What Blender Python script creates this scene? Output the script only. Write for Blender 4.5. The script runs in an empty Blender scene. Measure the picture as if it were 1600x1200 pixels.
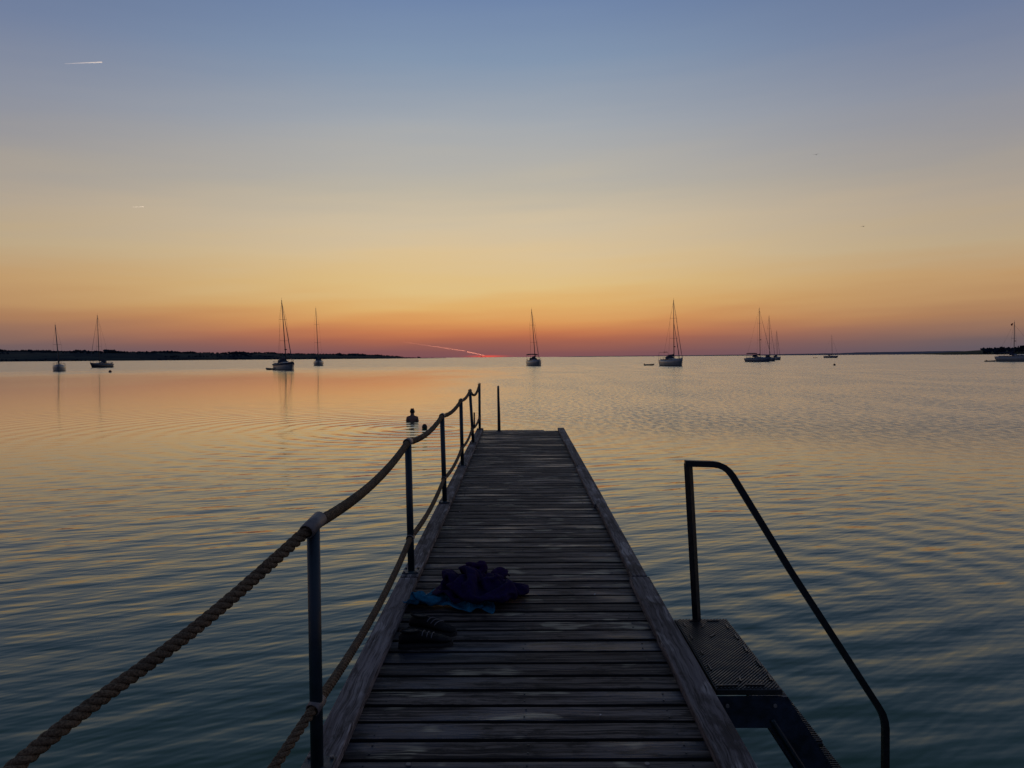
import bpy, bmesh, math, random
from mathutils import Vector, Matrix, noise
R = math.radians
random.seed(7)
scn = bpy.context.scene
col = scn.collection

# ------------------------------------------------------------------ camera
CAM_H = 2.55
cd = bpy.data.cameras.new('camera')
cd.sensor_width = 36.0
cd.lens = 27.0
cd.clip_start = 0.05
cd.clip_end = 250000
cam = bpy.data.objects.new('camera', cd)
col.objects.link(cam)
cam.matrix_world = (Matrix.Translation((0, 0, CAM_H)) @ Matrix.Rotation(R(.525), 4, 'Z')
                    @ Matrix.Rotation(R(90 - 2.005), 4, 'X') @ Matrix.Rotation(R(-.41), 4, 'Z'))
scn.camera = cam
scn.view_settings.view_transform = 'Standard'
scn.view_settings.look = 'None'
scn.view_settings.exposure = 0
scn.view_settings.gamma = 1
scn.view_settings.use_curve_mapping = False

# ------------------------------------------------------------------ node helpers
def lin(c):
    def f(v):
        v /= 255.0
        return v / 12.92 if v <= .04045 else ((v + .055) / 1.055) ** 2.4
    return (f(c[0]), f(c[1]), f(c[2]), 1)

class NT:
    def __init__(s, tree):
        s.t = tree; s.n = tree.nodes; s.l = tree.links
    def new(s, typ, **kw):
        n = s.n.new(typ)
        for k, v in kw.items(): setattr(n, k, v)
        return n
    def put(s, sock, v):
        if isinstance(v, bpy.types.NodeSocket): s.l.new(v, sock)
        elif v is not None: sock.default_value = v
    def m(s, op, a, b=None, c=None, clamp=False):
        n = s.new('ShaderNodeMath', operation=op, use_clamp=clamp)
        s.put(n.inputs[0], a)
        if b is not None: s.put(n.inputs[1], b)
        if c is not None: s.put(n.inputs[2], c)
        return n.outputs[0]
    def vm(s, op, a, b=None):
        n = s.new('ShaderNodeVectorMath', operation=op)
        s.put(n.inputs[0], a)
        if b is not None: s.put(n.inputs[1], b)
        return n.outputs['Value'] if op in ('LENGTH', 'DOT_PRODUCT', 'DISTANCE') else n.outputs[0]
    def rng(s, v, a, b, c=0.0, d=1.0, smooth=True):
        n = s.new('ShaderNodeMapRange', interpolation_type='SMOOTHSTEP' if smooth else 'LINEAR')
        for i, x in enumerate((v, a, b, c, d)): s.put(n.inputs[i], x)
        return n.outputs[0]
    def noise(s, vec, scale=1.0, detail=2.0, rough=.5, dim='3D'):
        n = s.new('ShaderNodeTexNoise', noise_dimensions=dim)
        s.put(n.inputs['Vector'], vec)
        n.inputs['Scale'].default_value = scale
        n.inputs['Detail'].default_value = detail
        n.inputs['Roughness'].default_value = rough
        return n.outputs['Fac']
    def mix(s, f, a, b, blend='MIX'):
        n = s.new('ShaderNodeMix', data_type='RGBA', blend_type=blend)
        s.put(n.inputs[0], f); s.put(n.inputs[6], a); s.put(n.inputs[7], b)
        return n.outputs[2]
    def ramp(s, f, stops):
        n = s.new('ShaderNodeValToRGB')
        e = n.color_ramp.elements
        while len(e) > 1: e.remove(e[-1])
        e[0].position = stops[0][0]; e[0].color = stops[0][1]
        for p, c in stops[1:]:
            k = e.new(p); k.color = c
        s.put(n.inputs[0], f)
        return n.outputs[0]
    def xyz(s, x, y, z=0.0):
        n = s.new('ShaderNodeCombineXYZ')
        for i, v in enumerate((x, y, z)): s.put(n.inputs[i], v)
        return n.outputs[0]
    def sep(s, v):
        n = s.new('ShaderNodeSeparateXYZ'); s.put(n.inputs[0], v)
        return n.outputs

# ------------------------------------------------------------------ world: the dusk sky
SUN_AZ = -2.7                                     # degrees from +Y towards +X, sun just below the horizon
w = bpy.data.worlds.new('World'); scn.world = w; w.use_nodes = True
N = NT(w.node_tree); N.n.clear()
d = N.vm('NORMALIZE', N.new('ShaderNodeTexCoord').outputs['Generated'])
dx, dy, dz = N.sep(d)[:3]
hl = N.m('MAXIMUM', N.m('SQRT', N.m('ADD', N.m('MULTIPLY', dx, dx), N.m('MULTIPLY', dy, dy))), 1e-5)
az = N.m('MULTIPLY', N.m('ARCTAN2', dx, dy), 180 / math.pi)
daz = N.m('ABSOLUTE', N.m('SUBTRACT', az, SUN_AZ))
daz = N.m('MINIMUM', daz, N.m('SUBTRACT', 360.0, daz))
el = N.m('MULTIPLY', N.m('ARCTAN2', dz, hl), 180 / math.pi)
# thin haze layers low in the sky bend the bands a little
streak = N.noise(N.vm('MULTIPLY', d, (5.0, 5.0, 70.0)), 1.0, 3.0)
streak2 = N.noise(N.vm('MULTIPLY', N.xyz(dx, dy, N.m('SUBTRACT', dz, N.m('MULTIPLY', dx, .09))), (3.0, 3.0, 34.0)), 1.0, 2.0)
wob = N.m('ADD', N.m('MULTIPLY', N.m('SUBTRACT', streak, .5), 1.2), N.m('MULTIPLY', N.m('SUBTRACT', streak2, .5), 2.4))
wob = N.m('MULTIPLY', wob, N.rng(el, 0.0, 6.0, .25, 1.0))
elw = N.m('MAXIMUM', N.m('ADD', el, N.m('MULTIPLY', wob, N.rng(el, 7.0, 25.0, 1.0, .3))), -3.0)
# t = sqrt(elevation/90): fine steps near the horizon
t = N.m('SQRT', N.m('MAXIMUM', N.m('DIVIDE', elw, 90.0), 0.0))
def st(lst): return [(math.sqrt(max(e, 0) / 90.0), lin(c)) for e, c in lst]
mid = st([(0, (122, 80, 86)), (.35, (132, 84, 84)), (.8, (150, 93, 82)), (1.3, (174, 103, 78)), (1.9, (198, 122, 80)), (2.8, (217, 152, 91)),
          (3.8, (223, 175, 108)), (5.1, (223, 190, 131)), (7.5, (218, 193, 151)), (9.8, (208, 191, 162)), (12.1, (189, 181, 165)),
          (16.6, (164, 169, 175)), (20.9, (131, 150, 175)), (25, (110, 132, 169)), (35, (88, 106, 138)), (55, (68, 83, 110)), (90, (58, 71, 96))])
side = st([(0, (96, 84, 96)), (.5, (102, 91, 98)), (1.0, (112, 95, 96)), (1.7, (140, 108, 94)), (2.6, (167, 124, 92)), (3.6, (182, 141, 100)), (5.1, (190, 152, 108)),
           (7.5, (187, 166, 134)), (9.8, (178, 163, 144)), (12.1, (163, 156, 149)), (16.6, (136, 142, 158)), (20.9, (112, 126, 156)),
           (25, (94, 112, 148)), (35, (77, 95, 130)), (55, (63, 79, 108)), (90, (58, 71, 96))])
back = st([(0, (62, 68, 92)), (2.5, (70, 76, 102)), (7, (92, 88, 116)), (14, (92, 96, 130)), (25, (76, 90, 130)), (40, (66, 82, 112)), (90, (58, 71, 96))])
c1 = N.ramp(t, mid); c2 = N.ramp(t, side); c3 = N.ramp(t, back)
cc = N.mix(N.rng(daz, 3.0, 37.0), c1, c2)
cc = N.mix(N.rng(daz, 37.0, 150.0), cc, c3)
# red glow hugging the horizon where the sun went down
gx = N.m('DIVIDE', N.m('SUBTRACT', az, SUN_AZ + .35), 1.15)
gy = N.m('DIVIDE', N.m('SUBTRACT', el, .07), .075)
g = N.m('EXPONENT', N.m('MULTIPLY', N.m('ADD', N.m('MULTIPLY', gx, gx), N.m('MULTIPLY', gy, gy)), -1.0))
cc = N.mix(N.m('MULTIPLY', g, .85), cc, lin((240, 84, 66)))
bg = N.new('ShaderNodeBackground'); N.put(bg.inputs[0], cc); bg.inputs[1].default_value = 1.0
N.l.new(bg.outputs[0], N.new('ShaderNodeOutputWorld').inputs[0])

# sun lamp: already below the horizon, so it reaches only the high vapour trails
sl = bpy.data.lights.new('sun', 'SUN'); sl.energy = 5.0; sl.angle = R(.53); sl.color = (1, .80, .62)
so = bpy.data.objects.new('sun', sl); col.objects.link(so)
sdir = Vector((math.sin(R(SUN_AZ)) * math.cos(R(-1.3)), math.cos(R(SUN_AZ)) * math.cos(R(-1.3)), math.sin(R(-1.3))))
so.rotation_euler = sdir.to_track_quat('Z', 'Y').to_euler()
so.location = (0, 0, 20)

# ------------------------------------------------------------------ object helpers
class MB:
    """collects geometry for ONE mesh object"""
    def __init__(s): s.v = []; s.f = []; s.sm = []
    def add(s, vs, fs, smooth=False):
        o = len(s.v); s.v += [tuple(v) for v in vs]
        s.f += [tuple(i + o for i in f) for f in fs]; s.sm += [smooth] * len(fs); return s
    def box(s, c, d, rot=None, bev=0.0):
        bm = bmesh.new(); bmesh.ops.create_cube(bm, size=1)
        for v in bm.verts: v.co = Vector((v.co.x * d[0], v.co.y * d[1], v.co.z * d[2]))
        if bev: bmesh.ops.bevel(bm, geom=list(bm.edges), offset=bev, segments=1, affect='EDGES')
        for v in bm.verts:
            p = v.co.copy()
            if rot is not None: p = rot @ p
            v.co = p + Vector(c)
        bm.verts.index_update()
        s.add([v.co[:] for v in bm.verts], [[v.index for v in f.verts] for f in bm.faces]); bm.free(); return s
    def tube(s, pts, r, n=10, cap=True, smooth=True, square=False, closed=False):
        pts = [Vector(p) for p in pts]; rr = r if isinstance(r, (list, tuple)) else [r] * len(pts)
        T = []
        for i in range(len(pts)):
            a = pts[max(i - 1, 0)]; b = pts[min(i + 1, len(pts) - 1)]
            T.append((b - a).normalized())
        u = T[0].orthogonal().normalized()
        if abs(T[0].z) < .9: u = T[0].cross(Vector((0, 0, 1))).normalized()
        vs = []; off = math.pi / 4 if square else 0
        for i, p in enumerate(pts):
            u = (u - T[i] * u.dot(T[i])).normalized(); v = T[i].cross(u)
            k = 1.0
            if 0 < i < len(pts) - 1:
                cs = (pts[i] - pts[i - 1]).normalized().dot(T[i]); k = 1 / max(cs, .6)
            for j in range(n):
                a = 2 * math.pi * j / n + off
                vs.append(p + (u * math.cos(a) + v * math.sin(a) * (k if square else 1)) * rr[i])
        fs = []
        for i in range(len(pts) - 1):
            for j in range(n):
                fs.append((i * n + j, i * n + (j + 1) % n, (i + 1) * n + (j + 1) % n, (i + 1) * n + j))
        s.add(vs, fs, smooth)
        if cap:
            o = len(s.v) - len(vs)
            s.f.append(tuple(o + j for j in range(n))[::-1]); s.sm.append(False)
            s.f.append(tuple(o + (len(pts) - 1) * n + j for j in range(n))); s.sm.append(False)
        return s
    def loft(s, rings, cap=True, smooth=True, wrap=True):
        n = len(rings[0]); vs = [p for r_ in rings for p in r_]; fs = []
        for i in range(len(rings) - 1):
            for j in range(n if wrap else n - 1):
                fs.append((i * n + j, i * n + (j + 1) % n, (i + 1) * n + (j + 1) % n, (i + 1) * n + j))
        s.add(vs, fs, smooth)
        if cap:
            o = len(s.v) - len(vs)
            s.f.append(tuple(o + j for j in range(n))[::-1]); s.sm.append(False)
            s.f.append(tuple(o + (len(rings) - 1) * n + j for j in range(n))); s.sm.append(False)
        return s
    def build(s, name, mat, parent=None, **props):
        me = bpy.data.meshes.new(name); me.from_pydata(s.v, [], s.f)
        me.polygons.foreach_set('use_smooth', s.sm)
        bm = bmesh.new(); bm.from_mesh(me); bmesh.ops.recalc_face_normals(bm, faces=bm.faces); bm.to_mesh(me); bm.free()
        me.materials.append(mat)
        o = bpy.data.objects.new(name, me); col.objects.link(o)
        if parent: o.parent = parent
        for k, v in props.items(): o[k] = v
        return o

def thing(name, label, cat, loc=(0, 0, 0), rz=0.0, group=None):
    o = bpy.data.objects.new(name, None); o.empty_display_size = .2; col.objects.link(o)
    o.location = loc; o.rotation_euler.z = rz
    o['label'] = label; o['category'] = cat
    if group: o['group'] = group
    return o
def copy_thing(src, loc, label, rz=None):
    def cp(o, par):
        c = o.copy(); col.objects.link(c)
        if par: c.parent = par
        for ch in o.children: cp(ch, c)
        return c
    c = cp(src, None); c.location = loc; c['label'] = label
    if rz is not None: c.rotation_euler.z = rz
    return c

# ------------------------------------------------------------------ materials
def mat(name, color, rough=.5, metal=0.0, nscale=0.0, var=.25, bump=0.0, spec=.5):
    m = bpy.data.materials.new(name); m.use_nodes = True; K = NT(m.node_tree)
    b = K.n['Principled BSDF']; b.inputs['Roughness'].default_value = rough; b.inputs['Metallic'].default_value = metal
    b.inputs['Specular IOR Level'].default_value = spec
    c = tuple(color) + (1,)
    if nscale:
        tc = K.new('ShaderNodeTexCoord').outputs['Object']
        n = K.noise(tc, nscale, 5.0, .6)
        lo = tuple(x * (1 - var) for x in color) + (1,); hi = tuple(min(1, x * (1 + var)) for x in color) + (1,)
        K.put(b.inputs['Base Color'], K.mix(K.rng(n, .3, .7), lo, hi))
        K.put(b.inputs['Roughness'], K.rng(n, .3, .7, rough * .8, min(1, rough * 1.2)))
        if bump:
            bn = K.new('ShaderNodeBump'); bn.inputs['Strength'].default_value = bump; bn.inputs['Distance'].default_value = .01
            K.put(bn.inputs['Height'], n); K.l.new(bn.outputs[0], b.inputs['Normal'])
    else:
        b.inputs['Base Color'].default_value = c
    return m

def wood(name, dark, light, pale, axis, pale_lo, rough=.6, blue=None, damp=0.3):
    """weathered timber: grain along one axis, knots, worn pale patches, damp stains; every object gets its own offset"""
    m = bpy.data.materials.new(name); m.use_nodes = True; K = NT(m.node_tree); b = K.n['Principled BSDF']
    tc = K.new('ShaderNodeTexCoord').outputs['Object']
    rnd = K.new('ShaderNodeObjectInfo').outputs['Random']
    p = K.vm('ADD', tc, K.xyz(K.m('MULTIPLY', rnd, 37.0), K.m('MULTIPLY', rnd, 91.0), K.m('MULTIPLY', rnd, 17.0)))
    st_ = (1.0, 1.0, 1.0)
    al, ac = 1.3, 55.0
    g1 = (al, ac, ac) if axis == 'x' else (ac, al, ac)
    g2 = (al * 4, ac * 3.2, ac) if axis == 'x' else (ac * 3.2, al * 4, ac)
    blot = (2.2, 9.0, 9.0) if axis == 'x' else (9.0, 2.2, 9.0)
    warp = K.noise(p, 5.0, 2.0)
    pw = K.vm('ADD', p, K.xyz(0.0 if axis == 'x' else K.m('MULTIPLY', warp, .035), K.m('MULTIPLY', warp, .035) if axis == 'x' else 0.0, 0.0))
    n1 = K.noise(K.vm('MULTIPLY', pw, g1), 1.0, 4.0, .65)
    n2 = K.noise(K.vm('MULTIPLY', pw, g2), 1.0, 3.0, .6)
    n3 = K.noise(K.vm('MULTIPLY', p, (3.0, 7.0, 7.0) if axis == 'x' else (7.0, 3.0, 7.0)), 1.0, 2.0, .5)
    n4 = K.noise(K.vm('MULTIPLY', K.vm('ADD', p, (7.3, 3.1, 0)), (6.0, 20.0, 20.0) if axis == 'x' else (14.0, 4.5, 14.0)), .8, 6.0, .7)
    n5 = K.noise(K.vm('MULTIPLY', K.vm('ADD', p, (1.3, 8.1, 0)), (1.1, 5.0, 5.0) if axis == 'x' else (5.0, 1.1, 5.0)), 1.0, 3.0, .55)
    c = K.mix(K.rng(n1, .36, .64), dark + (1,), light + (1,))
    if blue: c = K.mix(K.m('MULTIPLY', K.rng(n5, .46, .62), .55), c, blue + (1,))
    c = K.mix(K.m('MULTIPLY', K.rng(n4, .5, .62), .72), c, tuple(x * .35 for x in dark) + (1,))
    c = K.mix(K.m('MULTIPLY', K.rng(n3, pale_lo, pale_lo + .07), K.m('MULTIPLY', K.rng(n1, .35, .6), K.rng(n2, .62, .48))), c, pale + (1,))
    c = K.mix(K.m('MULTIPLY', K.rng(n2, .54, .66), .8), c, tuple(x * .2 for x in dark) + (1,))
    br = K.m('ADD', .72, K.m('MULTIPLY', rnd, .56))
    hsv = K.new('ShaderNodeHueSaturation'); K.put(hsv.inputs['Value'], br); K.put(hsv.inputs['Color'], c)
    K.l.new(hsv.outputs[0], b.inputs['Base Color'])
    K.put(b.inputs['Roughness'], K.rng(n5, .45, .68, rough, rough - damp))
    b.inputs['Specular IOR Level'].default_value = .2
    bn = K.new('ShaderNodeBump'); bn.inputs['Strength'].default_value = .7; bn.inputs['Distance'].default_value = .004
    K.put(bn.inputs['Height'], K.m('ADD', n1, K.m('MULTIPLY', n2, .6))); K.l.new(bn.outputs[0], b.inputs['Normal'])
    return m

M = {
    'plank': wood('plank_wood', (.012, .010, .011), (.175, .138, .108), (.50, .43, .28), 'x', .60, .76, (.035, .048, .078), .40),
    'rail': wood('side_rail_wood', (.06, .05, .047), (.22, .19, .175), (.36, .32, .29), 'y', .56, .8, (.13, .11, .115), .1),
    'plank_edge': mat('plank_edge_shade', (.007, .007, .006), .85, 0, 20, .5),  # shade of the plank gaps painted as near-black side faces
    'beam': wood('joist_wood', (.015, .012, .010), (.04, .032, .026), (.06, .05, .04), 'y', .7, .8),
    'pile': mat('pile_timber', (.05, .045, .038), .8, 0, 9, .4, .5),
    'galv': mat('painted_steel_blue_grey', (.011, .027, .036), .5, 0, 14, .3, .15),
    'zinc': mat('galvanised_steel', (.21, .18, .155), .55, .3, 30, .25, .1),
    'steel_dark': mat('dark_steel', (.012, .015, .017), .45, .3, 25, .4, .2),
    'blue_steel': mat('ladder_blue_paint', (.018, .03, .05), .5, .2, 11, .6, .3),
    'grate': mat('grate_rubber', (.015, .0135, .012), .40, 0, 9, .85, .9, .5),
    'hull_white': mat('white_gelcoat', (.20, .21, .22), .3, 0, 1.5, .06),
    'hull_navy': mat('navy_gelcoat', (.012, .018, .035), .25, 0, 1.5, .1),
    'hull_grey': mat('grey_blue_gelcoat', (.08, .10, .14), .3, 0, 1.5, .06),
    'anti': mat('dark_antifouling', (.02, .02, .025), .7),
    'deckw': mat('boat_deck', (.28, .28, .27), .6),
    'cab': mat('cabin_gelcoat', (.28, .28, .28), .4),
    'glass': mat('cabin_window', (.01, .012, .015), .08),
    'alu': mat('mast_aluminium', (.10, .095, .09), .5, .2),
    'wire': mat('rigging_wire', (.06, .06, .06), .5, .5),
    'canvas': mat('navy_canvas', (.014, .02, .045), .9),
    'sailcl': mat('furled_sail', (.10, .09, .10), .9),
    'rubber': mat('grey_rubber_boat', (.035, .035, .038), .6),
    'buoy': mat('orange_buoy', (.10, .02, .012), .5),
    'red': mat('red_cloth', (.25, .02, .02), .8),
    'teal': mat('teal_towel', (.016, .15, .24), .95, 0, 60, .25, .6, .1),
    'purple': mat('purple_fleece', (.014, .006, .045), .95, 0, 50, .35, .6, .1),
    'purple_hi': mat('violet_cloth', (.025, .008, .045), .95, 0, 50, .35, .6, .1),
    'black': mat('black_shoe_fabric', (.004, .004, .005), .8, 0, 60, .3, .4, .2),
    'sole': mat('shoe_sole', (.008, .008, .008), .8),
    'strap': mat('pale_webbing', (.10, .095, .10), .7),
    'skin': mat('skin', (.22, .11, .075), .5, 0, 8, .1),
    'hair': mat('dark_hair', (.012, .009, .008), .6, 0, 60, .4, .6),
    'gull': mat('gull_feather', (.08, .08, .085), .8),
    'land': None,
}
def rope_mat():
    m = bpy.data.materials.new('weathered_hemp_rope'); m.use_nodes = True; K = NT(m.node_tree); b = K.n['Principled BSDF']
    tc = K.new('ShaderNodeTexCoord').outputs['Object']
    n = K.noise(tc, 160.0, 3.0, .7); n2 = K.noise(tc, 9.0, 3.0)
    c = K.mix(K.rng(n, .3, .7), (.065, .042, .022, 1), (.25, .17, .095, 1))
    c = K.mix(K.m('MULTIPLY', K.rng(n2, .45, .7), .5), c, (.045, .04, .03, 1))
    K.put(b.inputs['Base Color'], c); b.inputs['Roughness'].default_value = .85; b.inputs['Specular IOR Level'].default_value = .2
    bn = K.new('ShaderNodeBump'); bn.inputs['Strength'].default_value = .8; bn.inputs['Distance'].default_value = .003
    K.put(bn.inputs['Height'], n); K.l.new(bn.outputs[0], b.inputs['Normal'])
    return m
M['rope'] = rope_mat()

def land_mat(name, a, bcol, c, sc):
    m = bpy.data.materials.new(name); m.use_nodes = True; K = NT(m.node_tree); b = K.n['Principled BSDF']
    pos = K.new('ShaderNodeNewGeometry').outputs['Position']
    v = K.new('ShaderNodeTexVoronoi'); v.inputs['Scale'].default_value = 1.0
    K.put(v.inputs['Vector'], K.vm('MULTIPLY', pos, (sc, sc, sc * 6)))
    h = K.sep(v.outputs['Color'])[0]
    n = K.noise(K.vm('MULTIPLY', pos, (.03, .03, .2)), 1.0, 4.0)
    cl = K.mix(K.rng(h, .55, .75), a + (1,), bcol + (1,)); cl = K.mix(K.rng(n, .52, .66), cl, c + (1,))
    K.put(b.inputs['Base Color'], cl); b.inputs['Roughness'].default_value = .95; b.inputs['Specular IOR Level'].default_value = .05
    return m

# ------------------------------------------------------------------ water
def water_mat():
    m = bpy.data.materials.new('sea_water'); m.use_nodes = True; K = NT(m.node_tree); b = K.n['Principled BSDF']
    # wave height field as a node group so that it can be differenced
    g = bpy.data.node_groups.new('wave_height', 'ShaderNodeTree')
    g.interface.new_socket('P', in_out='INPUT', socket_type='NodeSocketVector')
    for nm in ('near', 'fine'): g.interface.new_socket(nm, in_out='INPUT', socket_type='NodeSocketFloat')
    g.interface.new_socket('h', in_out='OUTPUT', socket_type='NodeSocketFloat')
    G = NT(g); gi = G.new('NodeGroupInput'); go = G.new('NodeGroupOutput')
    P, near, fine = gi.outputs[0], gi.outputs[1], gi.outputs[2]
    def rot(v, a, sx, sy):
        x, y, z = G.sep(v)[:3]; ca, sa = math.cos(R(a)), math.sin(R(a))
        xr = G.m('ADD', G.m('MULTIPLY', x, ca * sx), G.m('MULTIPLY', y, sa * sx))
        yr = G.m('ADD', G.m('MULTIPLY', x, -sa * sy), G.m('MULTIPLY', y, ca * sy))
        return G.xyz(xr, yr, 0.0)
    A = G.noise(rot(P, 22, .60, 2.4), 1.0, 1.0, .45, '2D')
    B = G.noise(rot(P, 8, 1.5, 6.2), 1.0, 1.5, .5, '2D')
    B2 = G.noise(rot(P, 36, 2.3, 9.5), 1.0, 1.0, .5, '2D')
    Cf = G.noise(rot(P, 4, 9.0, 20.0), 1.0, 2.0, .6, '2D')
    D = G.noise(rot(P, 10, 2.6, 3.2), 1.0, 2.5, .6, '2D')
    rr = G.vm('DISTANCE', P, (-3.5, 27.6, 0.0))
    wv = G.noise(P, .55, 2.0, .5, '2D')
    ring = G.m('SINE', G.m('ADD', G.m('MULTIPLY', rr, 7.2), G.m('MULTIPLY', wv, 4.0)))
    ring = G.m('MULTIPLY', ring, G.m('ADD', G.m('MULTIPLY', G.m('EXPONENT', G.m('MULTIPLY', rr, -.5)), 2.4), G.m('MULTIPLY', G.m('EXPONENT', G.m('MULTIPLY', rr, -.065)), 1.15)))
    rr2 = G.vm('DISTANCE', P, (3.2, 8.2, 0.0))
    ring2 = G.m('SINE', G.m('ADD', G.m('MULTIPLY', rr2, 9.0), G.m('MULTIPLY', wv, 5.0)))
    ring2 = G.m('MULTIPLY', ring2, G.m('EXPONENT', G.m('MULTIPLY', rr2, -.10)))
    h = G.m('MULTIPLY', A, WA)
    h = G.m('ADD', h, G.m('MULTIPLY', B, WB))
    h = G.m('ADD', h, G.m('MULTIPLY', B2, WB2))
    h = G.m('MULTIPLY', h, near)
    h = G.m('ADD', h, G.m('MULTIPLY', G.m('ADD', G.m('MULTIPLY', Cf, WC), G.m('MULTIPLY', D, WD)), fine))
    h = G.m('ADD', h, G.m('MULTIPLY', ring, .0062))
    h = G.m('ADD', h, G.m('MULTIPLY', ring2, .0042))
    G.l.new(h, go.inputs[0])
    P0 = K.new('ShaderNodeNewGeometry').outputs['Position']
    x, y, z = K.sep(P0)[:3]
    dist = K.vm('LENGTH', P0)
    big = K.noise(K.vm('MULTIPLY', P0, (.05, .022, 0.0)), 1.0, 3.0, .55)
    bigo = K.m('MULTIPLY', K.m('SUBTRACT', big, .5), 2.0)          # about -0.6..0.6
    mn = K.rng(K.m('ADD', dist, K.m('MULTIPLY', bigo, 8.0)), 12.0, 30.0, 1.0, 0.0)
    far = K.rng(K.m('ADD', dist, K.m('MULTIPLY', bigo, 70.0)), 80.0, 250.0)
    right = K.rng(K.m('ADD', K.m('DIVIDE', x, K.m('MAXIMUM', dist, 1.0)), K.m('MULTIPLY', bigo, .18)), -.22, .10)
    right = K.m('MULTIPLY', right, K.rng(dist, 14.0, 32.0))
    calm = K.m('MINIMUM', 1.0, K.m('DIVIDE', 22.0, K.m('MAXIMUM', dist, 1.0)))       # wave relief dies out into small ripples
    near = K.m('MAXIMUM', mn, K.m('MULTIPLY', calm, K.m('MAXIMUM', K.m('MULTIPLY', far, .5), K.m('MAXIMUM', K.m('MULTIPLY', right, .6), .34))))
    fine = K.m('MAXIMUM', K.m('MULTIPLY', mn, .03), K.m('MULTIPLY', calm, K.m('MAXIMUM', K.m('MULTIPLY', far, .5), K.m('MAXIMUM', K.m('MULTIPLY', right, .5), .03))))
    ruffle = K.m('MAXIMUM', far, K.m('MULTIPLY', right, .92))
    spk = K.noise(K.vm('MULTIPLY', P0, (4.5, 1.6, 0.0)), 1.0, 3.0, .65, '2D')
    spk2 = K.noise(K.vm('MULTIPLY', P0, (.22, .06, 0.0)), 1.0, 3.0, .6, '2D')
    rgh = K.m('MULTIPLY', FAR_ROUGH, K.m('MULTIPLY', K.rng(spk, .3, .7, .5, 1.45), K.rng(spk2, .3, .7, .85, 1.15)))
    e = .012
    def H(off):
        n = K.new('ShaderNodeGroup'); n.node_tree = g
        K.put(n.inputs[0], K.vm('ADD', P0, off)); K.put(n.inputs[1], near); K.put(n.inputs[2], fine)
        return n.outputs[0]
    h0, hx, hy = H((0, 0, 0)), H((e, 0, 0)), H((0, e, 0))
    sx = K.m('DIVIDE', K.m('SUBTRACT', h0, hx), e); sy = K.m('DIVIDE', K.m('SUBTRACT', h0, hy), e)
    nrm = K.vm('NORMALIZE', K.xyz(sx, sy, 1.0))
    K.l.new(nrm, b.inputs['Normal'])
    K.put(b.inputs['Base Color'], WATER_COL)
    K.put(b.inputs['Roughness'], K.m('ADD', K.rng(mn, 0.0, 1.0, .10, .04), K.m('MULTIPLY', ruffle, rgh)))
    b.inputs['IOR'].default_value = 1.333
    K.put(b.inputs['Coat Weight'], K.rng(dist, 9.0, 40.0, .06, 1.0)); b.inputs['Coat IOR'].default_value = 1.33
    K.l.new(nrm, b.inputs['Coat Normal']); K.l.new(b.inputs['Roughness'].links[0].from_socket, b.inputs['Coat Roughness'])
    return m
WA, WB, WB2, WC, WD = .0220, .0070, .0038, .0040, .035
WATER_COL = (.024, .095, .036, 1)
FAR_ROUGH = .185
def disc(name, z, mt, rad=30000.0, n=96):
    b = MB(); rings = [0.0, 15.0, 60.0, 250.0, 1000.0, 5000.0, rad]
    vs = [(0, 0, z)]; fs = []
    for r_ in rings[1:]:
        for j in range(n):
            a = 2 * math.pi * j / n; vs.append((r_ * math.cos(a), r_ * math.sin(a), z))
    for j in range(n): fs.append((0, 1 + j, 1 + (j + 1) % n))
    for i in range(len(rings) - 2):
        for j in range(n):
            a = 1 + i * n; fs.append((a + j, a + n + j, a + n + (j + 1) % n, a + (j + 1) % n))
    b.add(vs, fs); return b.build(name, mt, kind='structure')
disc('water', 0.0, water_mat())
disc('seabed_sun_blocker', -2.2, mat('sand', (.2, .17, .12), .9))  # unseen bed added to stop the sunk sun reaching the water from below

# ------------------------------------------------------------------ far shores
def interp(pts, x):
    if x <= pts[0][0]: return pts[0][1]
    for (a, ya), (b_, yb) in zip(pts, pts[1:]):
        if x <= b_: return ya + (yb - ya) * (x - a) / (b_ - a)
    return pts[-1][1]
def shore(name, prof, mt, depth, step, rough_h, x0, x1, yfun):
    """ridge with real depth: prof gives the crest height along x, the shore line runs along yfun(x)"""
    nx = int((x1 - x0) / step); ny = 14; vs = []; fs = []
    for i in range(nx + 1):
        x = x0 + (x1 - x0) * i / nx
        ch = interp(prof, x)
        for j in range(ny + 1):
            v = j / ny; y = yfun(x) + depth * v * (1 + .2 * math.sin(x * .003))
            s = math.sin(min(v * 1.25, 1) * math.pi / 2) ** .8
            n_ = noise.noise(Vector((x * .01, y * .01, 0))) * rough_h
            z = -.4 + (ch + n_ * min(1, ch / 8)) * s if j else -.6
            vs.append((x, y, z))
    for i in range(nx):
        for j in range(ny):
            a = i * (ny + 1) + j; fs.append((a, a + ny + 1, a + ny + 2, a + 1))
    b = MB(); b.add(vs, fs, True); return b.build(name, mt, kind='structure')
def ico(bm_cache={}):
    if 'v' not in bm_cache:
        bm = bmesh.new(); bmesh.ops.create_icosphere(bm, subdivisions=1, radius=1)
        bm_cache['v'] = [v.co.copy() for v in bm.verts]; bm_cache['f'] = [tuple(v.index for v in f.verts) for f in bm.faces]; bm.free()
    return bm_cache['v'], bm_cache['f']
def blob(b, c, r, rz_=1.0):
    V, Fc = ico(); a = random.random() * 6
    ca, sa = math.cos(a), math.sin(a); vs = []
    for v in V:
        k = r * random.uniform(.75, 1.2)
        vs.append((c[0] + (v.x * ca - v.y * sa) * k, c[1] + (v.x * sa + v.y * ca) * k, c[2] + v.z * k * rz_))
    b.add(vs, Fc)
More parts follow.
